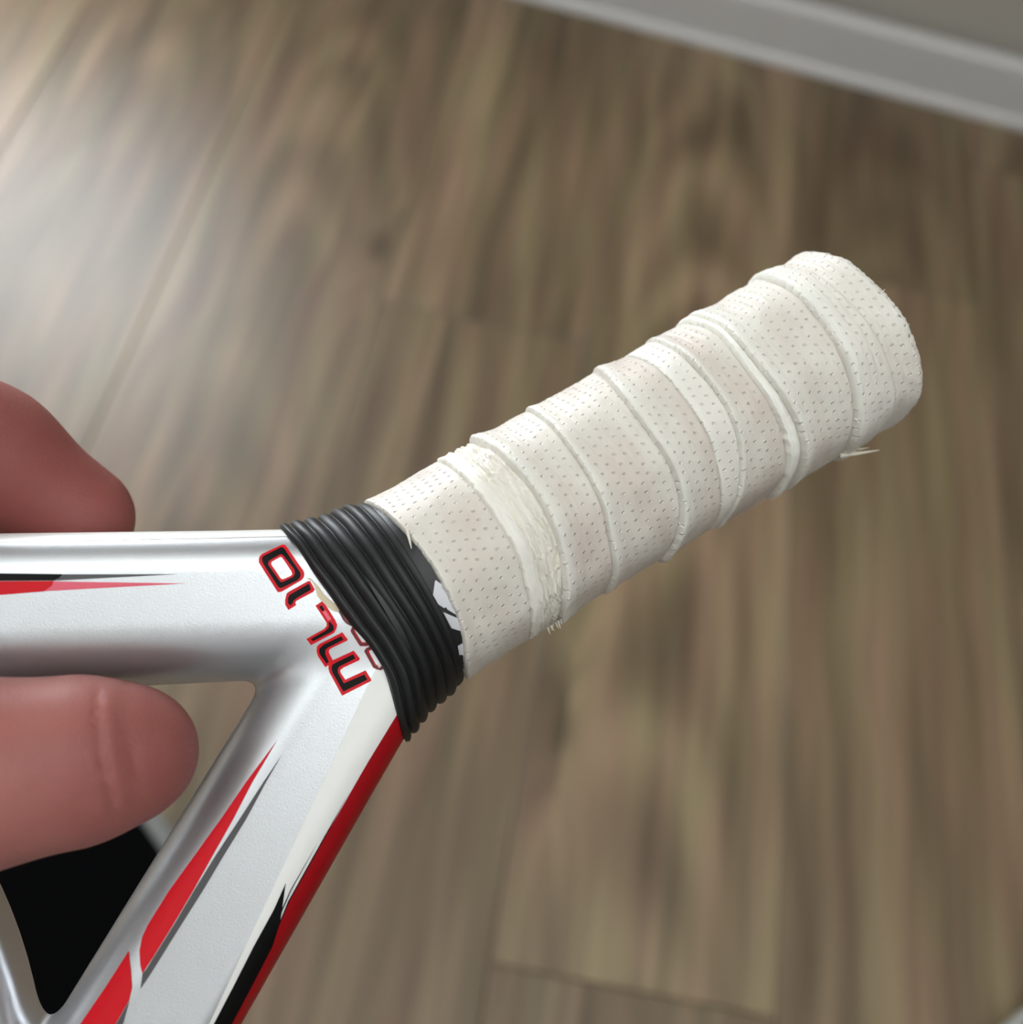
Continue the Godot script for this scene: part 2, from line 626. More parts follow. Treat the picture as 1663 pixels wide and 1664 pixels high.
# ------------------------------------------------------------------ racket
func make_racket() -> Node3D:
	var r := thing("racket", "silver and white racket with red and black stripes and a white taped handle", "racket")
	r.transform = Transform3D(Basis(Vector3(0.7379, 0.21796, -0.63875), Vector3(-0.66717, 0.37853, -0.64157), Vector3(0.10195, 0.89956, 0.42473)), Vector3(-0.01258, 0.68618, -0.07761))
	var silver := mat(Color(0.76, 0.765, 0.775), 0.37, 0.85)
	silver.clearcoat_enabled = true
	silver.clearcoat = 0.4
	silver.clearcoat_roughness = 0.12
	silver.normal_enabled = true
	silver.normal_texture = tex(flake_image())
	silver.normal_scale = 0.15
	silver.uv1_triplanar = true
	silver.uv1_scale = Vector3(60, 60, 60)
	var white := mat(Color(0.89, 0.885, 0.87), 0.28)
	var red := mat(Color(0.78, 0.06, 0.115), 0.4)
	red.metallic_specular = 0.3
	var shaded_red := mat(Color(0.60, 0.05, 0.085), 0.4)  # stripe red darkened, the shade of the outer side put into the colour
	shaded_red.metallic_specular = 0.3
	var pink := mat(Color(0.85, 0.33, 0.41), 0.4)
	var black := mat(Color(0.045, 0.04, 0.04), 0.5)
	black.metallic_specular = 0.25
	var grey := mat(Color(0.27, 0.265, 0.27), 0.35)
	var f := put("frame", nets(frame_sd, Vector3(-96, -62, -12.5), Vector3(9, 62, 12.5), 0.8, 2.0), silver, r)
	f.set_meta("label", "silver painted throat")
	hoop(r, silver)
	var lower := on_shaft.bind(-1.0)
	var upper := on_shaft.bind(1.0)
	var c := Vector2(1.2, 5.0)
	# white outer sides
	put("side_band", film([pts([-22, 80.5, -16.8, 78.5, -6.2, 73.4, 4.1, 68.5, 21.6, 61.2, 38.7, 54, 60, 46, 84, 42, 84, -110, -22, -110])], lower, c, 0.05), white, r).set_meta("label", "white painted outer side of the lower shaft")
	put("side_band", film([pts([-22, 37, 84, 40, 84, -110, -22, -110])], upper, c, 0.05), white, r).set_meta("label", "white painted outer side of the upper shaft")
	# stripes of the lower shaft
	put("stripe", film([pts([-0.6, 117.2, 6.8, 121.2, 13.1, 123.2, 19.5, 126.2, 25.8, 129.2, 31.2, 129.5, 32.9, 128.4, 34.6, 124.6, 36.1, 118.6, 36.9, 114.0, 34.2, 113.4, 29.2, 113, 23.8, 113.2, 18.1, 114.2, 12.2, 115, 6.3, 117.0])], lower, c, 0.07), red, r).set_meta("label", "long red stripe on the lower shaft")
	put("stripe", film([pts([0.6, 108.3, 5.5, 109.8, 11.7, 110.9, 18, 112.4, 23.8, 112.7, 29.2, 112.5, 36.1, 113.2, 36.9, 113.9, 38.8, 109.4, 36.2, 108.6, 28.6, 107.8, 23.1, 107, 17.3, 107, 11.2, 106.6, 5.3, 108])], lower, c, 0.07), grey, r).set_meta("label", "thin grey stripe beside the long red stripe")
	put("stripe", film([pts([35.6, 131.9, 41.4, 132.8, 47.5, 134.9, 54, 136.3, 66, 137, 66, 124, 52, 112.8, 44.5, 111.9, 40.9, 112.2, 39.2, 115.3, 37.4, 122.6])], lower, c, 0.07), red, r).set_meta("label", "short red stripe at the lower end")
	put("stripe", film([pts([40.9, 111.9, 44.5, 111.6, 49, 111.6, 47.9, 106, 43.9, 107.4])], lower, c, 0.075), grey, r)
	put("side_stripe", film([pts([-22, 48.4, -13.2, 48.8, -4.2, 49.8, 8.1, 49.5, 18.6, 48.6, 22.2, 46.1, 25.7, 41.7, 31.5, 40.2, 37.9, 38.6, 60, 33, 84, 28, 84, -70, -22, -70])], lower, c, 0.08), shaded_red, r).set_meta("label", "red stripe along the outer side")
	put("side_stripe", film([pts([16.4, 57.2, 20.6, 55.1, 26.4, 54.4, 32.5, 52.7, 38.5, 51.4, 60, 44, 84, 40, 84, 28, 60, 33, 37.9, 38.4, 31.5, 40.0, 25.7, 41.7, 22.2, 46.1, 18.6, 53])], lower, c, 0.09), black, r).set_meta("label", "black wedge along the outer side")
	put("side_pinstripe", film([pts([0.5, 50.6, 8.0, 50.2, 18.6, 49.4, 22.2, 46.8, 22.2, 46.0, 18.6, 48.5, 8.0, 49.4])], lower, c, 0.1), black, r)
	put("side_pinstripe", film([pts([9.0, 52.2, 17.0, 52.0, 22.0, 49.6, 22.0, 48.6, 17.0, 51.3])], lower, c, 0.1), black, r)
	# stripes of the upper shaft
	put("stripe", film([pts([84, 62, 32.7, 61.1, 30.2, 61.3, 21.4, 62.8, 22, 65.3, 22.6, 66.9, 30.2, 66.1, 84, 66])], upper, Vector2(1.2, 3), 0.07), black, r).set_meta("label", "black stripe on the upper shaft")
	put("stripe", film([pts([21.4, 62.9, 5.0, 64.7, 22.5, 66.9, 22, 65.3])], upper, Vector2(1.2, 3), 0.07), grey, r).set_meta("label", "grey tapering tip of the black stripe")
	put("stripe", film([pts([84, 66.1, 30.2, 66.3, 22.7, 67.1, 23, 70.5, 24.1, 74.3, 30.2, 76.1, 84, 77])], upper, Vector2(1.2, 3), 0.07), red, r).set_meta("label", "red stripe on the upper shaft")
	put("stripe", film([pts([22.7, 67.4, 3.9, 71.3, 24.1, 74.2, 23, 70.5])], upper, Vector2(1.2, 3), 0.07), pink, r).set_meta("label", "pink tapering tip of the red stripe")
	letters(r, red, black, pink)
	collar(r)
	grip(r)
	return r

func flake_image() -> Image:
	var im := Image.create(256, 256, false, Image.FORMAT_RGB8)
	im.fill(Color(0.5, 0.5, 0.5))
	for k in 5200:
		var x := rng.randi_range(0, 255)
		var y := rng.randi_range(0, 255)
		var s := rng.randi_range(1, 3)
		var g := rng.randf_range(0.25, 0.75)
		im.fill_rect(Rect2i(x, y, s, s), Color(g, g, g))
	im.bump_map_to_normal_map(3.0)
	return im

# The rest of the head beyond the picture: an oval hoop the shafts run into.
func hoop(r: Node3D, m: Material) -> void:
	var p := PackedVector3Array()
	var rows := 97
	var cols := 17
	for i in rows:
		var a := lerpf(-2.45, 2.45, i / float(rows - 1)) + PI
		var c := Vector3(-257.0 + 183.0 * cos(a), 118.0 * sin(a), 0.0)
		var out := Vector3(cos(a) / 183.0, sin(a) / 118.0, 0.0).normalized()
		for j in cols:
			var b := TAU * j / float(cols - 1)
			p.append(c + out * cos(b) * 9.5 + Vector3(0, 0, 1) * sin(b) * 9.5)
	put("head_hoop", sheet(p, rows, cols, true), m, r)
	# straight ends of the shafts from the throat to the hoop
	for s in [1.0, -1.0]:
		var q := PackedVector3Array()
		var d := Vector3(-COS, s * SIN, 0)
		var u := Vector3(SIN, s * COS, 0)
		for i in 9:
			var f := i / 8.0
			var c2 := Vector3(-21.4, s * 13.45, 0) + d * lerpf(78.0, 150.0, f)
			for j in cols:
				var b := TAU * j / float(cols - 1)
				var cs := cos(b)
				var sn := sin(b)
				q.append(c2 + u * signf(cs) * pow(absf(cs), 0.7) * lerpf(12.2, 9.0, f) + Vector3(0, 0, 1) * signf(sn) * pow(absf(sn), 0.7) * lerpf(10.4, 9.0, f))
		put("shaft", sheet(q, 9, cols, true, PackedColorArray(), PackedVector2Array(), s < 0), m, r)

func letters(r: Node3D, red: Material, black: Material, pink: Material) -> void:
	var c := Vector2(0.6, 0.6)
	var zero_out := pts([-12.13, 16.4, -11.68, 16.74, -8.06, 16.5, -7.77, 16.23, -7.33, 11.2, -7.65, 10.57, -8.25, 10.29, -12.24, 10.29, -12.46, 15.86])
	var zero_hole := pts([-10.95, 14.79, -10.69, 14.95, -9.26, 14.99, -9.12, 14.77, -8.95, 12.25, -9.02, 11.74, -9.51, 11.67, -10.58, 11.8, -10.83, 11.99, -11, 14.55])
	var zero_black := pts([-11.76, 16.18, -11.55, 16.33, -8.39, 16.21, -8.18, 15.95, -7.91, 11.36, -8.15, 10.78, -8.86, 10.57, -11.52, 10.77, -11.79, 10.92, -12, 15.68])
	var zero_in := pts([-11.35, 15.02, -10.99, 15.27, -9.04, 15.32, -8.83, 15.06, -8.44, 12.22, -8.68, 11.63, -9.15, 11.36, -10.86, 11.47, -11.15, 11.59, -11.43, 14.8])
	letter(r, ring(zero_out, zero_hole), ring(zero_black, zero_in), red, black)
	letter(r, [pts([-7.53, 9.68, -7.29, 9.49, -7.29, 8.08, -7.69, 7.86, -10.47, 7.97, -10.76, 7.86, -10.92, 7.42, -12.23, 7.38, -12.24, 8.29, -11.92, 8.92, -11.22, 9.68, -10.7, 9.74])],
		[pts([-7.8, 9.29, -7.61, 9.09, -7.83, 8.31, -10.28, 8.31, -10.87, 8.2, -11.16, 7.92, -11.63, 7.8, -11.79, 8.3, -11.44, 8.91, -10.97, 9.26])], red, black)
	letter(r, [pts([-8.45, 5.9, -7.31, 5.95, -7.1, 5.69, -7, 2.68, -7.09, 1.74, -7.43, 1.31, -8.11, 0.9, -11.98, 1.08, -12.11, 2.24, -9.06, 2.19, -8.5, 2.4, -8.3, 2.82])],
		[pts([-8.05, 5.52, -7.6, 5.44, -7.59, 4.61, -8.02, 4.64]), pts([-8.04, 2.81, -7.76, 2.59, -7.64, 1.88, -7.84, 1.37, -8.37, 1.23, -11.43, 1.43, -11.55, 1.91, -9, 1.84, -8.35, 2.04, -8.12, 2.44])], red, black)
	# scratched patch of the hook, printed thin
	put("worn_patch", film([pts([-8.0, 4.55, -7.5, 4.5, -7.42, 2.9, -7.95, 2.95])], on_front, c, 0.075), pink, r)
	letter(r, [pts([-6.99, 0.37, -6.84, -0.99, -7.04, -1.1, -9.34, -0.9, -9.96, -0.9, -10.22, -1.2, -10.35, -2.66, -11.13, -2.92, -11.81, -2.87, -11.93, -0.91, -11.73, -0.11, -11.32, 0.45, -10.79, 0.59]),
		pts([-6.92, -2.9, -6.71, -4.4, -6.91, -4.6, -9.54, -4.33, -10.13, -4.43, -10.26, -4.81, -10.17, -6.05, -6.88, -6.41, -6.85, -8.07, -7.04, -8.23, -11.8, -7.87, -11.67, -3.86, -11.49, -3.25, -11.15, -2.81, -10.38, -2.55])],
		[pts([-7.42, -0.06, -7.39, -0.71, -9.93, -0.55, -10.49, -0.67, -10.8, -1.12, -10.96, -2.48, -11.36, -2.55, -11.54, -0.86, -11.44, -0.38, -11.14, -0.01, -10.32, 0.18]),
		pts([-7.29, -3.32, -7.27, -4.06, -9.9, -3.89, -10.31, -4.05, -10.58, -4.52, -10.64, -6.4, -7.36, -6.85, -7.35, -7.77, -11.33, -7.44, -11.31, -4.17, -11.1, -3.48, -10.69, -3.09, -9.98, -3.11])], red, black)
	# small characters half under the rubber collar: thin dark red outlines
	var dark := mat(Color(0.30, 0.02, 0.05), 0.4)
	letter(r, [pts([-5.92, 3.78, -5.0, 3.91, -4.6, 1.09, -5.4, 0.45, -5.86, 1.22, -6, 1.98])], [pts([-5.6, 3.5, -4.9, 3.5, -4.7, 1.5, -5.3, 1.0, -5.6, 1.4])], dark, pink)
	var s1 := pts([-5.84, -0.06, -5.29, 0.39, -4.2, 0.3, -4.0, -3.2, -4.8, -3.41, -5.8, -2.81, -5.89, -0.32])
	var s2 := pts([-5.63, -3.69, -5.07, -3.54, -3.9, -3.7, -3.7, -7.7, -4.49, -7.73, -5.15, -7.53, -5.72, -6.68])
	letter(r, ring(s1, shrunk(s1, 0.6)), ring(shrunk(s1, 0.08), shrunk(s1, 0.42)), red, dark)
	letter(r, ring(s2, shrunk(s2, 0.6)), ring(shrunk(s2, 0.08), shrunk(s2, 0.42)), red, dark)
	# yellowed glue along the collar's edge
	var glue := mat(Color(0.80, 0.74, 0.62), 0.5)
	put("glue_residue", film([pts([-7.6, 10.2, -7.0, 9.85, -6.6, 8.27, -6.5, 6.86, -6.1, 5.45, -5.5, 3.58, -6.0, 3.3, -6.64, 3.9, -7.0, 4.9, -7.3, 5.99, -7.5, 7.0, -7.2, 7.9, -7.1, 8.6, -7.1, 9.5])], on_front, c, 0.11), glue, r)

func shrunk(loop: PackedVector2Array, by: float) -> PackedVector2Array:
	var o := Geometry2D.offset_polygon(loop, -by)
	return o[0] if o.size() else loop

func letter(r: Node3D, outline: Array, fill: Array, red: Material, black: Material) -> void:
	var c := Vector2(0.6, 0.6)
	var o := put("letter", film(outline, on_front, c, 0.06), red, r)
	put("letter_fill", film(fill, on_front, c, 0.08), black, o)

# ------------------------------------------------------------------ rubber collar
func knot(x: float, xs: Array, ys: Array) -> float:
	# smooth interpolation through rising knots
	if x <= xs[0]:
		return ys[0]
	for i in xs.size() - 1:
		if x <= xs[i + 1]:
			var f: float = (x - xs[i]) / (xs[i + 1] - xs[i])
			var m0: float = (ys[i + 1] - ys[maxi(i - 1, 0)]) / (xs[i + 1] - xs[maxi(i - 1, 0)])
			var m1: float = (ys[mini(i + 2, ys.size() - 1)] - ys[i]) / (xs[mini(i + 2, ys.size() - 1)] - xs[i])
			var h: float = xs[i + 1] - xs[i]
			return cubic(ys[i], ys[i + 1], m0 * h, m1 * h, f)
	return ys[ys.size() - 1]

func cubic(a: float, b: float, ma: float, mb: float, f: float) -> float:
	var f2 := f * f
	var f3 := f2 * f
	return a * (2 * f3 - 3 * f2 + 1) + ma * (f3 - 2 * f2 + f) + b * (-2 * f3 + 3 * f2) + mb * (f3 - f2)

func collar(r: Node3D) -> void:
	var rubber := mat(Color(0.075, 0.077, 0.08), 0.5)
	rubber.metallic_specular = 0.45
	var wob := noise(31, 0.35, 2)
	var p := PackedVector3Array()
	var cols := 181
	var rows := 110
	for i in rows:
		var s := i / float(rows - 1)
		for j in cols:
			var th := TAU * j / float(cols - 1)
			var deg := rad_to_deg(wrapf(th, -PI, PI))
			var front := clampf(cos(th), 0.0, 1.0)
			var n0 := 2.9
			var edge_y := sin(th) / pow(pow(absf(sin(th)) / 20.0, n0) + pow(absf(cos(th)) / 12.1, n0), 1.0 / n0)
			var x0 := knot(edge_y, [-20.0, -17.6, -14.6, -9.9, -7.7, -3.2, 0.4, 4.0, 6.4, 11.0, 15.0, 17.6, 20.0], [-7.3, -7.0, -6.2, -4.8, -4.5, -4.7, -5.35, -5.75, -5.85, -6.3, -6.5, -6.95, -7.3]) if absf(deg) < 90.0 else -7.3
			var x1 := 5.6 + 1.7 * front + 0.4 * sin(th)
			var x := lerpf(x0, x1, s)
			var ry := knot(s, [0.0, 0.25, 0.5, 0.8, 1.0], [20.0, 18.9, 17.9, 17.4, 16.4])
			var rz := knot(s, [0.0, 0.12, 0.3, 0.6, 1.0], [12.1, 13.0, 14.3, 16.0, 16.35])
			# six ribs, crowding together towards the top
			var ph := s * 6.4 + 0.06 * wob.get_noise_3d(cos(th) * 3.0, sin(th) * 3.0, s * 2.0) + 0.25
			var rib := pow(absf(sin(ph * PI)), 0.62)
			var amp := 0.75 * smoothstep(0.0, 0.06, s) * (1.0 - 0.45 * smoothstep(0.8, 1.0, s))
			var add := (rib - 0.5) * amp + 0.15 * wob.get_noise_3d(cos(th) * 2.0 + 40.0, sin(th) * 2.0, s * 3.0)
			if i == 0:
				add = -1.6
			if i == rows - 1:
				add = -1.2
			var pw := lerpf(n0, 2.0, smoothstep(0.0, 0.6, s))
			var rad := 1.0 / pow(pow(absf(sin(th)) / (ry + add), pw) + pow(absf(cos(th)) / (rz + add), pw), 1.0 / pw)
			var y := sin(th) * rad
			var z := cos(th) * rad
			p.append(Vector3(x, y, z))
	put("rubber_collar", sheet(p, rows, cols, true, PackedColorArray(), PackedVector2Array(), true), rubber, r).set_meta("label", "black ribbed rubber collar")
	# the black base grip seen between collar and tape, with white print
	var core := PackedVector3Array()
	for i in 34:
		var x := 0.0 + i * 2.8
		for j in 97:
			var th := TAU * j / 96.0
			var cr := 15.75 if x < 12.0 else 14.5
			core.append(Vector3(x, sin(th) * cr, cos(th) * cr))
	put("base_grip", sheet(core, 34, 97, true, PackedColorArray(), PackedVector2Array(), true), mat(Color(0.085, 0.082, 0.085), 0.5), r)
	var print_white := mat(Color(0.80, 0.80, 0.82), 0.5)
	for l in [[8.6, 0, 8.8, 0, 9.6, -7, 9.3, -15.5, 7.8, -15.5, 7.3, -12, 7.3, -6], [8.15, -12.5, 9.9, -14, 9.9, -22.6, 8.9, -22.6, 8.1, -17], [7.35, -17, 8.8, -24.5, 9.6, -26, 9.6, -34, 8.6, -34, 7.3, -28],
		[6.9, -41, 8.6, -41, 8.6, -73, 5.3, -73, 5.6, -66, 6.4, -64, 7.0, -50, 6.5, -48], [5.6, 84, 8, 84, 8, 76.5, 5.6, 76.5]]:
		put("print_mark", on_core(pts(l)), print_white, r)

func on_core(poly: PackedVector2Array) -> ArrayMesh:
	var v := PackedVector3Array()
	var n := PackedVector3Array()
	var idx := PackedInt32Array()
	for i in range(0, 14):
		for j in range(-20, 20):
			var o := Vector2(i, j * 5)
			for piece in Geometry2D.intersect_polygons(poly, PackedVector2Array([o, o + Vector2(1, 0), o + Vector2(1, 5), o + Vector2(0, 5)])):
				var first := v.size()
				for q in piece:
					var a := deg_to_rad(q.y)
					var d := Vector3(0, sin(a), cos(a))
					v.append((Vector3(q.x, 0, 0) + d * 15.85) * MM)
					n.append(d)
				for k in Geometry2D.triangulate_polygon(piece):
					idx.append(first + k)
	return commit(v, n, idx)

# ------------------------------------------------------------------ taped handle
const KNOTS := [-82.0, -60.0, -30.0, -10.0, 13.0, 42.0, 86.0]
const SEAMS := [
	[6.2, 6.6, 8.6, 9.2, 9.3, 8.2, 6.3],
	[18.4, 18.9, 20.3, 21.3, 21.4, 21.0, 20.2],
	[23.8, 24.4, 26.8, 28.0, 28.5, 27.8, 26.7],
	[33.2, 34.2, 35.5, 36.6, 37.1, 37.1, 37.5],
	[44.4, 46.0, 48.6, 49.2, 48.9, 49.2, 51.3],
	[54.6, 55.0, 56.3, 57.0, 57.2, 57.2, 57.2],
	[55.9, 57.4, 60.4, 61.5, 61.9, 61.7, 62.2],
	[67.2, 68.0, 68.8, 68.5, 68.2, 68.8, 68.7],
	[70.4, 71.0, 71.5, 70.8, 70.1, 70.2, 70.9],
	[81.5, 81.3, 82.3, 82.8, 83.2, 83.5, 84.6],
	[93.4, 94.4, 94.8, 94.6, 94.2, 93.6, 93.6],
]

func seam(k: int, deg: float) -> float:
	if deg >= -82.0 and deg <= 86.0:
		return knot(deg, KNOTS, SEAMS[k])
	var f := (deg - 86.0) / 192.0 if deg > 86.0 else (deg + 360.0 - 86.0) / 192.0
	return lerpf(SEAMS[k][6], SEAMS[k][0], smoothstep(0.0, 1.0, f))

func core_radius(x: float) -> float:
	return knot(x, [0.0, 38.0, 70.0, 85.0, 96.0], [16.2, 16.2, 16.5, 16.9, 17.1])

func grip(r: Node3D) -> void:
	var tape := mat(Color.WHITE, 0.5)
	tape.vertex_color_use_as_albedo = true
	tape.metallic_specular = 0.4
	tape.heightmap_enabled = true
	var dots := dots_image()
	tape.heightmap_texture = tex(dots)
	tape.albedo_texture = tex(dot_glints_image(dots))
	tape.heightmap_scale = 0.042
	var smooth := tape.duplicate()
	smooth.heightmap_enabled = false
	smooth.albedo_texture = null
	# left edge height, ridge width, sag before the next turn, wrinkle, whiteness
	var style := [
		[0.35, 1.2, 0.0, 0.05, 0.0, "tape_turn", "first turn of tape, smooth and dimpled"],
		[0.3, 1.0, 0.25, 0.85, 0.5, "tape_turn", "wrinkled turn of tape with torn fibres"],
		[0.85, 1.9, 0.15, 0.10, 0.1, "tape_turn", ""],
		[0.55, 1.2, 0.1, 0.10, 0.1, "tape_turn", ""],
		[0.85, 1.8, 0.15, 0.10, 0.0, "tape_turn", ""],
		[-0.15, 0.8, 0.1, 0.08, 1.0, "tape_turn", "whiter strip of tape uncovered between two turns"],
		[0.45, 0.9, 0.25, 0.14, 0.0, "tape_turn", ""],
		[0.55, 1.2, 0.3, 0.40, 0.8, "tape_fold", "rumpled white fold of tape"],
		[0.75, 1.6, 0.1, 0.15, 0.3, "tape_turn", ""],
		[0.75, 2.6, 0.0, 0.22, 0.5, "tape_turn", "fuzzy end turn of tape at the butt"],
	]
	for k in 10:
		var s: Array = style[k]
		var o := put(s[5], turn_mesh(k, s), smooth if k == 1 or k == 7 else tape, r)
		if s[6] != "":
			o.set_meta("label", s[6])
	# loose threads: a torn sliver at the front edge, frayed ends below and at the butt
	var fray := mat(Color(0.84, 0.81, 0.75), 0.7)
	put("loose_thread", sliver(Vector3(9.0, 8.6, 14.5), Vector3(8.0, 5.9, 15.9), 0.7), fray, r)
	for k in 6:
		var x := 21.5 + k * 0.5
		put("loose_thread", sliver(Vector3(x, -15.9, 4.5), Vector3(x - rng.randf_range(-0.2, 0.9), -16.7 - rng.randf() * 0.7, 4.2), 0.45), fray, r)
	put("loose_thread", sliver(Vector3(80.5, -17.0, 3.5), Vector3(87.8, -20.0, 2.5), 1.1), fray, r)
	put("loose_thread", sliver(Vector3(83, -17.2, 3.0), Vector3(87.2, -18.9, 1.0), 0.6), fray, r)
	for k in 14:
		var a := deg_to_rad(-70.0 + rng.randf_range(0, 95))
		var d := Vector3(0, sin(a), cos(a))
		put("loose_thread", sliver(Vector3(94.3, 0, 0) + d * 16.9, Vector3(95.0 + rng.randf() * 0.7, 0, 0) + d.rotated(Vector3.RIGHT, rng.randf_range(-0.06, 0.06)) * (16.7 + rng.randf() * 0.35), 0.5), fray, r)

func sliver(a: Vector3, b: Vector3, w: float) -> ArrayMesh:
	var p := PackedVector3Array()
	var d := (b - a).normalized()
	var u := d.cross(Vector3(0, 0.3, 1)).normalized()
	var q := d.cross(u)
	for i in 5:
		var f := i / 4.0
		var c := a.lerp(b, f) + q * 0.25 * sin(f * PI)
		for j in 7:
			var t := TAU * j / 6.0
			p.append(c + (u * cos(t) + q * sin(t) * 0.5) * w * 0.5 * (1.0 - 0.9 * f))
	return sheet(p, 5, 7, true)

func turn_mesh(k: int, s: Array) -> ArrayMesh:
	var lumps := noise(50 + k, 0.10, 3)
	var crease := noise(80 + k, 1.0, 2)
	var dirt := noise(110, 0.09, 3)
	var cols := 361
	var last := k == 9
	var rows := 10 + int(round((SEAMS[k + 1][3] - SEAMS[k][3]) / 0.27)) + (14 if last else 0)
	var p := PackedVector3Array()
	var col := PackedColorArray()
	var uv := PackedVector2Array()
	for i in rows:
		for j in cols:
			var deg := -180.0 + 360.0 * j / float(cols - 1)
			var th := deg_to_rad(deg)
			var ragged := 0.22 * crease.get_noise_2d(cos(th) * 11.0, sin(th) * 11.0)
			var x0: float = seam(k, deg) + ragged * (0.4 + s[3])
			var x1 := seam(k + 1, deg)
			var w: float = x1 - x0
			var v := 0.0
			var h := 0.0
			var cap := 0.0
			if i < 7:      # the turned edge: from under the tape up and round
				var f := i / 6.0
				v = -0.15 + 0.45 * f * f
				h = lerpf(-1.0, 0.0, sin(f * PI / 2.0)) - 0.0
			else:
				var m := rows - (14 if last else 0)
				var f := (i - 7) / float(m - 8)
				v = 0.3 + (w + 0.5 - 0.3) * minf(f, 1.0)
				if last and i >= m:
					cap = (i - m + 1) / 14.0
					v = w
				if not last:
					h -= 0.9 * smoothstep(w - 0.5, w + 0.5, v)
			var vv := maxf(v, 0.0)
			var lip: float = s[0] * exp(-pow(vv / (s[1] * 1.5), 2.0)) * smoothstep(-0.2, 0.25 + 0.2 * s[1], v)
			var sag: float = s[2] * smoothstep(w * 0.5, w, v)
			var cx := cos(th) * 5.2
			var cy := sin(th) * 5.2
			var wr: float = s[3] * (0.7 * crease.get_noise_3d(vv * 1.5 + cy * 0.25, cx * 0.22, cy * 0.22) + 0.5 * crease.get_noise_3d(vv * 3.6 + cx * 0.2, cx * 0.25, cy * 0.25))
			wr *= smoothstep(0.1, 0.9, vv)
			if k == 1:
				wr *= smoothstep(0.8, 2.4, vv)
			var x: float = x0 + v
			var rr := core_radius(x) * (1.0 + 0.010 * cos(8.0 * th + 0.5)) + 0.15 + h + lip - sag + wr + 0.28 * lumps.get_noise_3d(x, cx * 3.0, cy * 3.0)
			if cap > 0.0:
				var a := minf(cap * 1.5, 1.0) * PI * 0.5
				x += 2.0 * sin(a) + 0.25 * crease.get_noise_2d(cx * 3.0, cy * 3.0)
				rr -= 2.4 * (1.0 - cos(a))
				if cap > 0.67:
					rr *= 1.0 - (cap - 0.67) / 0.33
			elif last:
				rr -= 0.35 * smoothstep(w - 5.0, w - 4.6, v) - 0.3 * smoothstep(w - 3.5, w, v)
			p.append(Vector3(x, sin(th) * rr - 0.012 * maxf(x - 30.0, 0.0), cos(th) * rr))
			uv.append(Vector2(x / 6.6, th * 16.6 / 7.0))
			# cream tape, pinkish where hands have rubbed, whiter on new edges
			var ds := clampf(0.5 + 0.9 * dirt.get_noise_3d(x * 1.2, cx * 2.0, cy * 2.0), 0.0, 1.0)
			var c := Color(0.74, 0.705, 0.64).lerp(Color(0.61, 0.525, 0.465), ds * 0.9)
			var fresh := clampf(exp(-pow(vv / (s[1] * 1.1), 2.0)) * 0.9 * (1.0 if s[0] > 0.3 else 0.3) + s[4] * 0.75, 0.0, 1.0)
			if k == 0:
				fresh = 0.5 * exp(-vv * vv * 4.0) + 0.15
			c = c.lerp(Color(0.84, 0.82, 0.755), fresh)
			if k == 1 and vv > 2.0:
				c = c.lerp(Color(0.68, 0.64, 0.52), clampf(0.5 + 1.2 * crease.get_noise_3d(vv * 2.0, cx, cy), 0.0, 1.0) * 0.6)
			col.append(c)
	return sheet(p, rows, cols, true, col, uv, true)

# ------------------------------------------------------------------ hand
var bones := []
var near_bones := []

func bone(a: Vector3, b: Vector3, ra: float, rb: float, k := 4.0) -> void:
	bones.append([a, b, ra, rb, k])

func cone_sd(p: Vector3, b: Array) -> float:
	var d: Vector3 = b[1] - b[0]
	var t := clampf((p - b[0]).dot(d) / d.length_squared(), 0.0, 1.0)
	return p.distance_to(b[0] + d * t) - lerpf(b[2], b[3], t)

func hand_sd(p: Vector3) -> float:
	var d := 1e9
	for b in bones:
		if p.distance_squared_to(b[5]) > b[6]:
			continue
		var s := cone_sd(p, b)
		d = s if d > 1e8 else smin(d, s, b[4])
	if d > 1e8:
		return 30.0
	if d > 4.0:
		return d
	# creases on the thumb where it bends, pressed skin beside them
	var q := p - Vector3(-42.7, 3.2, 14.0)
	if q.length_squared() < 700.0:
		var along_x := q.dot(Vector3(0.945, -0.32, 0.02))
		var across := q.dot(Vector3(0.32, 0.945, 0.0))
		d += 0.55 * exp(-pow((along_x - 0.9 + 0.006 * across * across) / 0.32, 2.0)) * smoothstep(11.0, 5.0, absf(across + 0.5))
		d -= 0.35 * exp(-pow((along_x - 2.3) / 1.1, 2.0)) * smoothstep(10.0, 5.0, absf(across))
		d += 0.25 * exp(-pow((along_x - 4.4 + 0.02 * across) / 0.3, 2.0)) * smoothstep(4.0, 1.0, absf(across + 2.5))
	return d

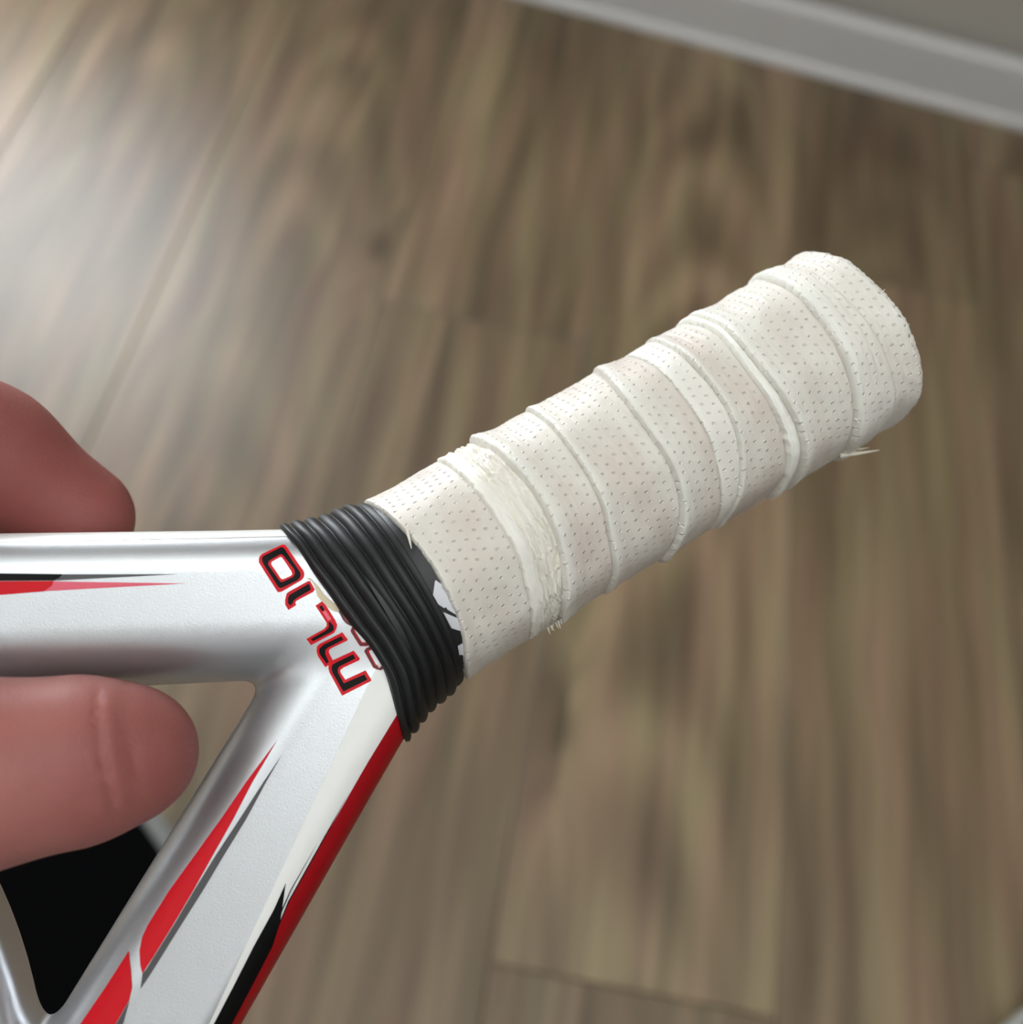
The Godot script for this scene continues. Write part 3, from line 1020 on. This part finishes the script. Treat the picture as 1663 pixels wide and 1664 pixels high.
func make_hand(racket: Node3D) -> void:
	var o := thing("hand", "bare hand pinching the racket throat between thumb and index finger", "hand")
	o.transform = racket.transform
	# index finger, curled behind the upper shaft
	bone(Vector3(-35.9, 39.8, -15.9), Vector3(-42.5, 55.5, -12), 9.4, 10.3, 5)
	bone(Vector3(-42.5, 55.5, -12), Vector3(-54, 76, 2), 10.3, 11.0, 6)
	bone(Vector3(-54, 76, 2), Vector3(-78, 96, 27), 11.0, 13.0, 6)
	# thumb, in front of the shaft's inner edge
	bone(Vector3(-41.2, 0.9, 13.5), Vector3(-47.6, 3.8, 14.5), 9.3, 10.9, 5)
	bone(Vector3(-47.6, 3.8, 14.5), Vector3(-60, 9.4, 16.5), 10.9, 12.0, 5)
	bone(Vector3(-60, 9.4, 16.5), Vector3(-88, 24, 24.5), 12.0, 13.5, 6)
	bone(Vector3(-88, 24, 24.5), Vector3(-118, 62, 38), 13.5, 17, 9)
	# palm
	bone(Vector3(-78, 96, 27), Vector3(-130, 92, 44), 13, 19, 10)
	bone(Vector3(-90, 110, 28), Vector3(-136, 100, 44), 13, 19, 10)
	bone(Vector3(-104, 122, 30), Vector3(-142, 106, 44), 12, 18, 10)
	bone(Vector3(-118, 132, 32), Vector3(-146, 110, 44), 11, 17, 10)
	bone(Vector3(-118, 62, 36), Vector3(-138, 92, 45), 17, 19, 10)
	# middle, ring and little finger curled behind the hoop
	var base := [Vector3(-90, 110, 28), Vector3(-104, 122, 30), Vector3(-118, 132, 32)]
	for k in 3:
		var m: Vector3 = base[k]
		var s := [1.0, 0.94, 0.78][k] as float
		var p1 := m + Vector3(26, 4, -28) * s
		var p2 := p1 + Vector3(6, -12, -22) * s
		var p3 := p2 + Vector3(-14, -12, -6) * s
		bone(m, p1, 11.5 * s, 10 * s, 5)
		bone(p1, p2, 10 * s, 9 * s, 4)
		bone(p2, p3, 9 * s, 8 * s, 4)
	# wrist and forearm
	bone(Vector3(-140, 100, 44), Vector3(-180, 112, 58), 21, 23, 12)
	bone(Vector3(-180, 112, 58), Vector3(-240, 130, 82), 23, 30, 12)
	for b in bones:
		var half: float = b[0].distance_to(b[1]) * 0.5
		b.append((b[0] + b[1]) * 0.5)
		b.append(pow(half + maxf(b[2], b[3]) + 16.0, 2.0))
	var skin := mat(Color.WHITE, 0.5)
	skin.vertex_color_use_as_albedo = true
	skin.subsurf_scatter_enabled = true
	skin.subsurf_scatter_strength = 0.06
	skin.metallic_specular = 0.35
	skin.heightmap_enabled = true
	skin.heightmap_texture = tex(grain_image(5, 256, 0.11, 3))
	skin.heightmap_scale = 0.007
	skin.uv1_triplanar = true
	skin.uv1_scale = Vector3(95, 95, 95)
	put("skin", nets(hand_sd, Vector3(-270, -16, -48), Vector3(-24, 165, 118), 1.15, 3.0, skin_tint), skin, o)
	# a few fine hairs on the finger
	var hair := mat(Color(0.35, 0.24, 0.16), 0.6)
	for h in [[Vector3(-43.2, 63.6, -6.5), Vector3(-40.6, 65.6, -5.5)], [Vector3(-43.6, 63.2, -6.2), Vector3(-42.3, 65.4, -5.4)]]:
		put("hair", sliver(h[0], h[1], 0.1), hair, o)

func skin_tint(p: Vector3, _g: Vector3) -> Color:
	var f := tint_noise.get_noise_3d(p.x, p.y, p.z)
	var c := Color(0.37, 0.142, 0.122).lerp(Color(0.32, 0.110, 0.098), clampf(0.5 + f, 0.0, 1.0))
	# shade painted into the index finger and thumb tip, redder creased skin
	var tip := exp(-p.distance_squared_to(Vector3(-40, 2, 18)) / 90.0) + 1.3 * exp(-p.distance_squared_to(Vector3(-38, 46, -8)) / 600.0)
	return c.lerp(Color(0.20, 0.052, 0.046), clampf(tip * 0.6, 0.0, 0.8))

var tint_noise := noise(77, 0.06, 3)

# ------------------------------------------------------------------ shoes on the floor
func make_shoes() -> void:
	var black := mat(Color(0.022, 0.022, 0.024), 0.95)
	black.metallic_specular = 0.1
	var grey := mat(Color(0.42, 0.42, 0.41), 0.8)
	# a black mat with a grey bound edge under the throat
	var o := thing("floor_mat", "black mat with a light grey bound edge, seen through the racket throat", "mat", Vector3(-0.204, 0, -0.199))
	o.rotation_degrees.y = -40.0
	put("pile", bevel_box(Vector3(-0.31, 0.0042, 0.12), Vector3(0.8, 0.008, 0.24), 0.003), black, o)
	for e in [[Vector3(-0.31, 0.0035, -0.007), Vector3(0.828, 0.007, 0.014)], [Vector3(-0.31, 0.0035, 0.247), Vector3(0.828, 0.007, 0.014)], [Vector3(0.097, 0.0035, 0.12), Vector3(0.014, 0.007, 0.24)], [Vector3(-0.717, 0.0035, 0.12), Vector3(0.014, 0.007, 0.24)]]:
		put("bound_edge", bevel_box(e[0], e[1], 0.0025), grey, o)
	shoe("light grey shoe of which only the toe shows on the bare floor", Vector3(0.4425, 0, -0.063), -30.0, grey, mat(Color(0.62, 0.62, 0.6), 0.7))

# A low shoe pointing to -z: sole with rounded toe and heel, upper with an opening, tongue, laces.
func shoe(label: String, at: Vector3, turn: float, upper: Material, sole_mat: Material) -> void:
	var o := thing("shoe", label, "shoe", at)
	o.rotation_degrees.y = turn
	var rows := 26
	var cols := 41
	var levels := [[0.0, 0.90], [1.0, 0.97], [10.0, 1.0], [24.0, 1.03], [29.0, 1.02], [31.0, 0.96]]
	var p := PackedVector3Array()
	for l in levels:
		for j in cols:
			p.append(shoe_outline(j / float(cols - 1), l[1]) + Vector3(0, l[0], 0))
	put("sole", sheet(p, levels.size(), cols, true, PackedColorArray(), PackedVector2Array(), true), sole_mat, o)
	var q := PackedVector3Array()
	for i in rows:
		var f := i / float(rows - 1)
		for j in cols:
			var e := shoe_outline(j / float(cols - 1), 0.74)
			var back := smoothstep(-120.0, 40.0, e.z)
			var top := lerpf(42.0, 92.0, back)
			var k := sin(f * PI * 0.5)
			var c := Vector3(0, 0, clampf(e.z, -80.0, 90.0) * 0.9)
			var shrink := 1.0 - 0.97 * pow(f, lerpf(2.0, 3.5, back))
			q.append(Vector3(c.x + (e.x - c.x) * shrink, 28.0 + (top - 28.0) * k, c.z + (e.z - c.z) * shrink))
	put("upper", sheet(q, rows, cols, true, PackedColorArray(), PackedVector2Array(), true), upper, o)
	for k in 4:
		var z := -40.0 + k * 22.0
		var y := lerpf(42.0, 92.0, smoothstep(-120.0, 40.0, z)) - 3.0
		put("lace", bevel_box(Vector3(0, y, z) * MM, Vector3(0.05, 0.006, 0.006), 0.002), upper, o)

func shoe_outline(f: float, s: float) -> Vector3:
	var a := f * TAU
	var z := -cos(a) * 143.0
	var w := 46.0 + 6.0 * smoothstep(20.0, -90.0, z) - 8.0 * exp(-pow((z - 20.0) / 50.0, 2.0))
	var sn := sin(a)
	return Vector3(signf(sn) * pow(absf(sn), 0.72) * w * s, 0, z * lerpf(1.0, s, 0.6))
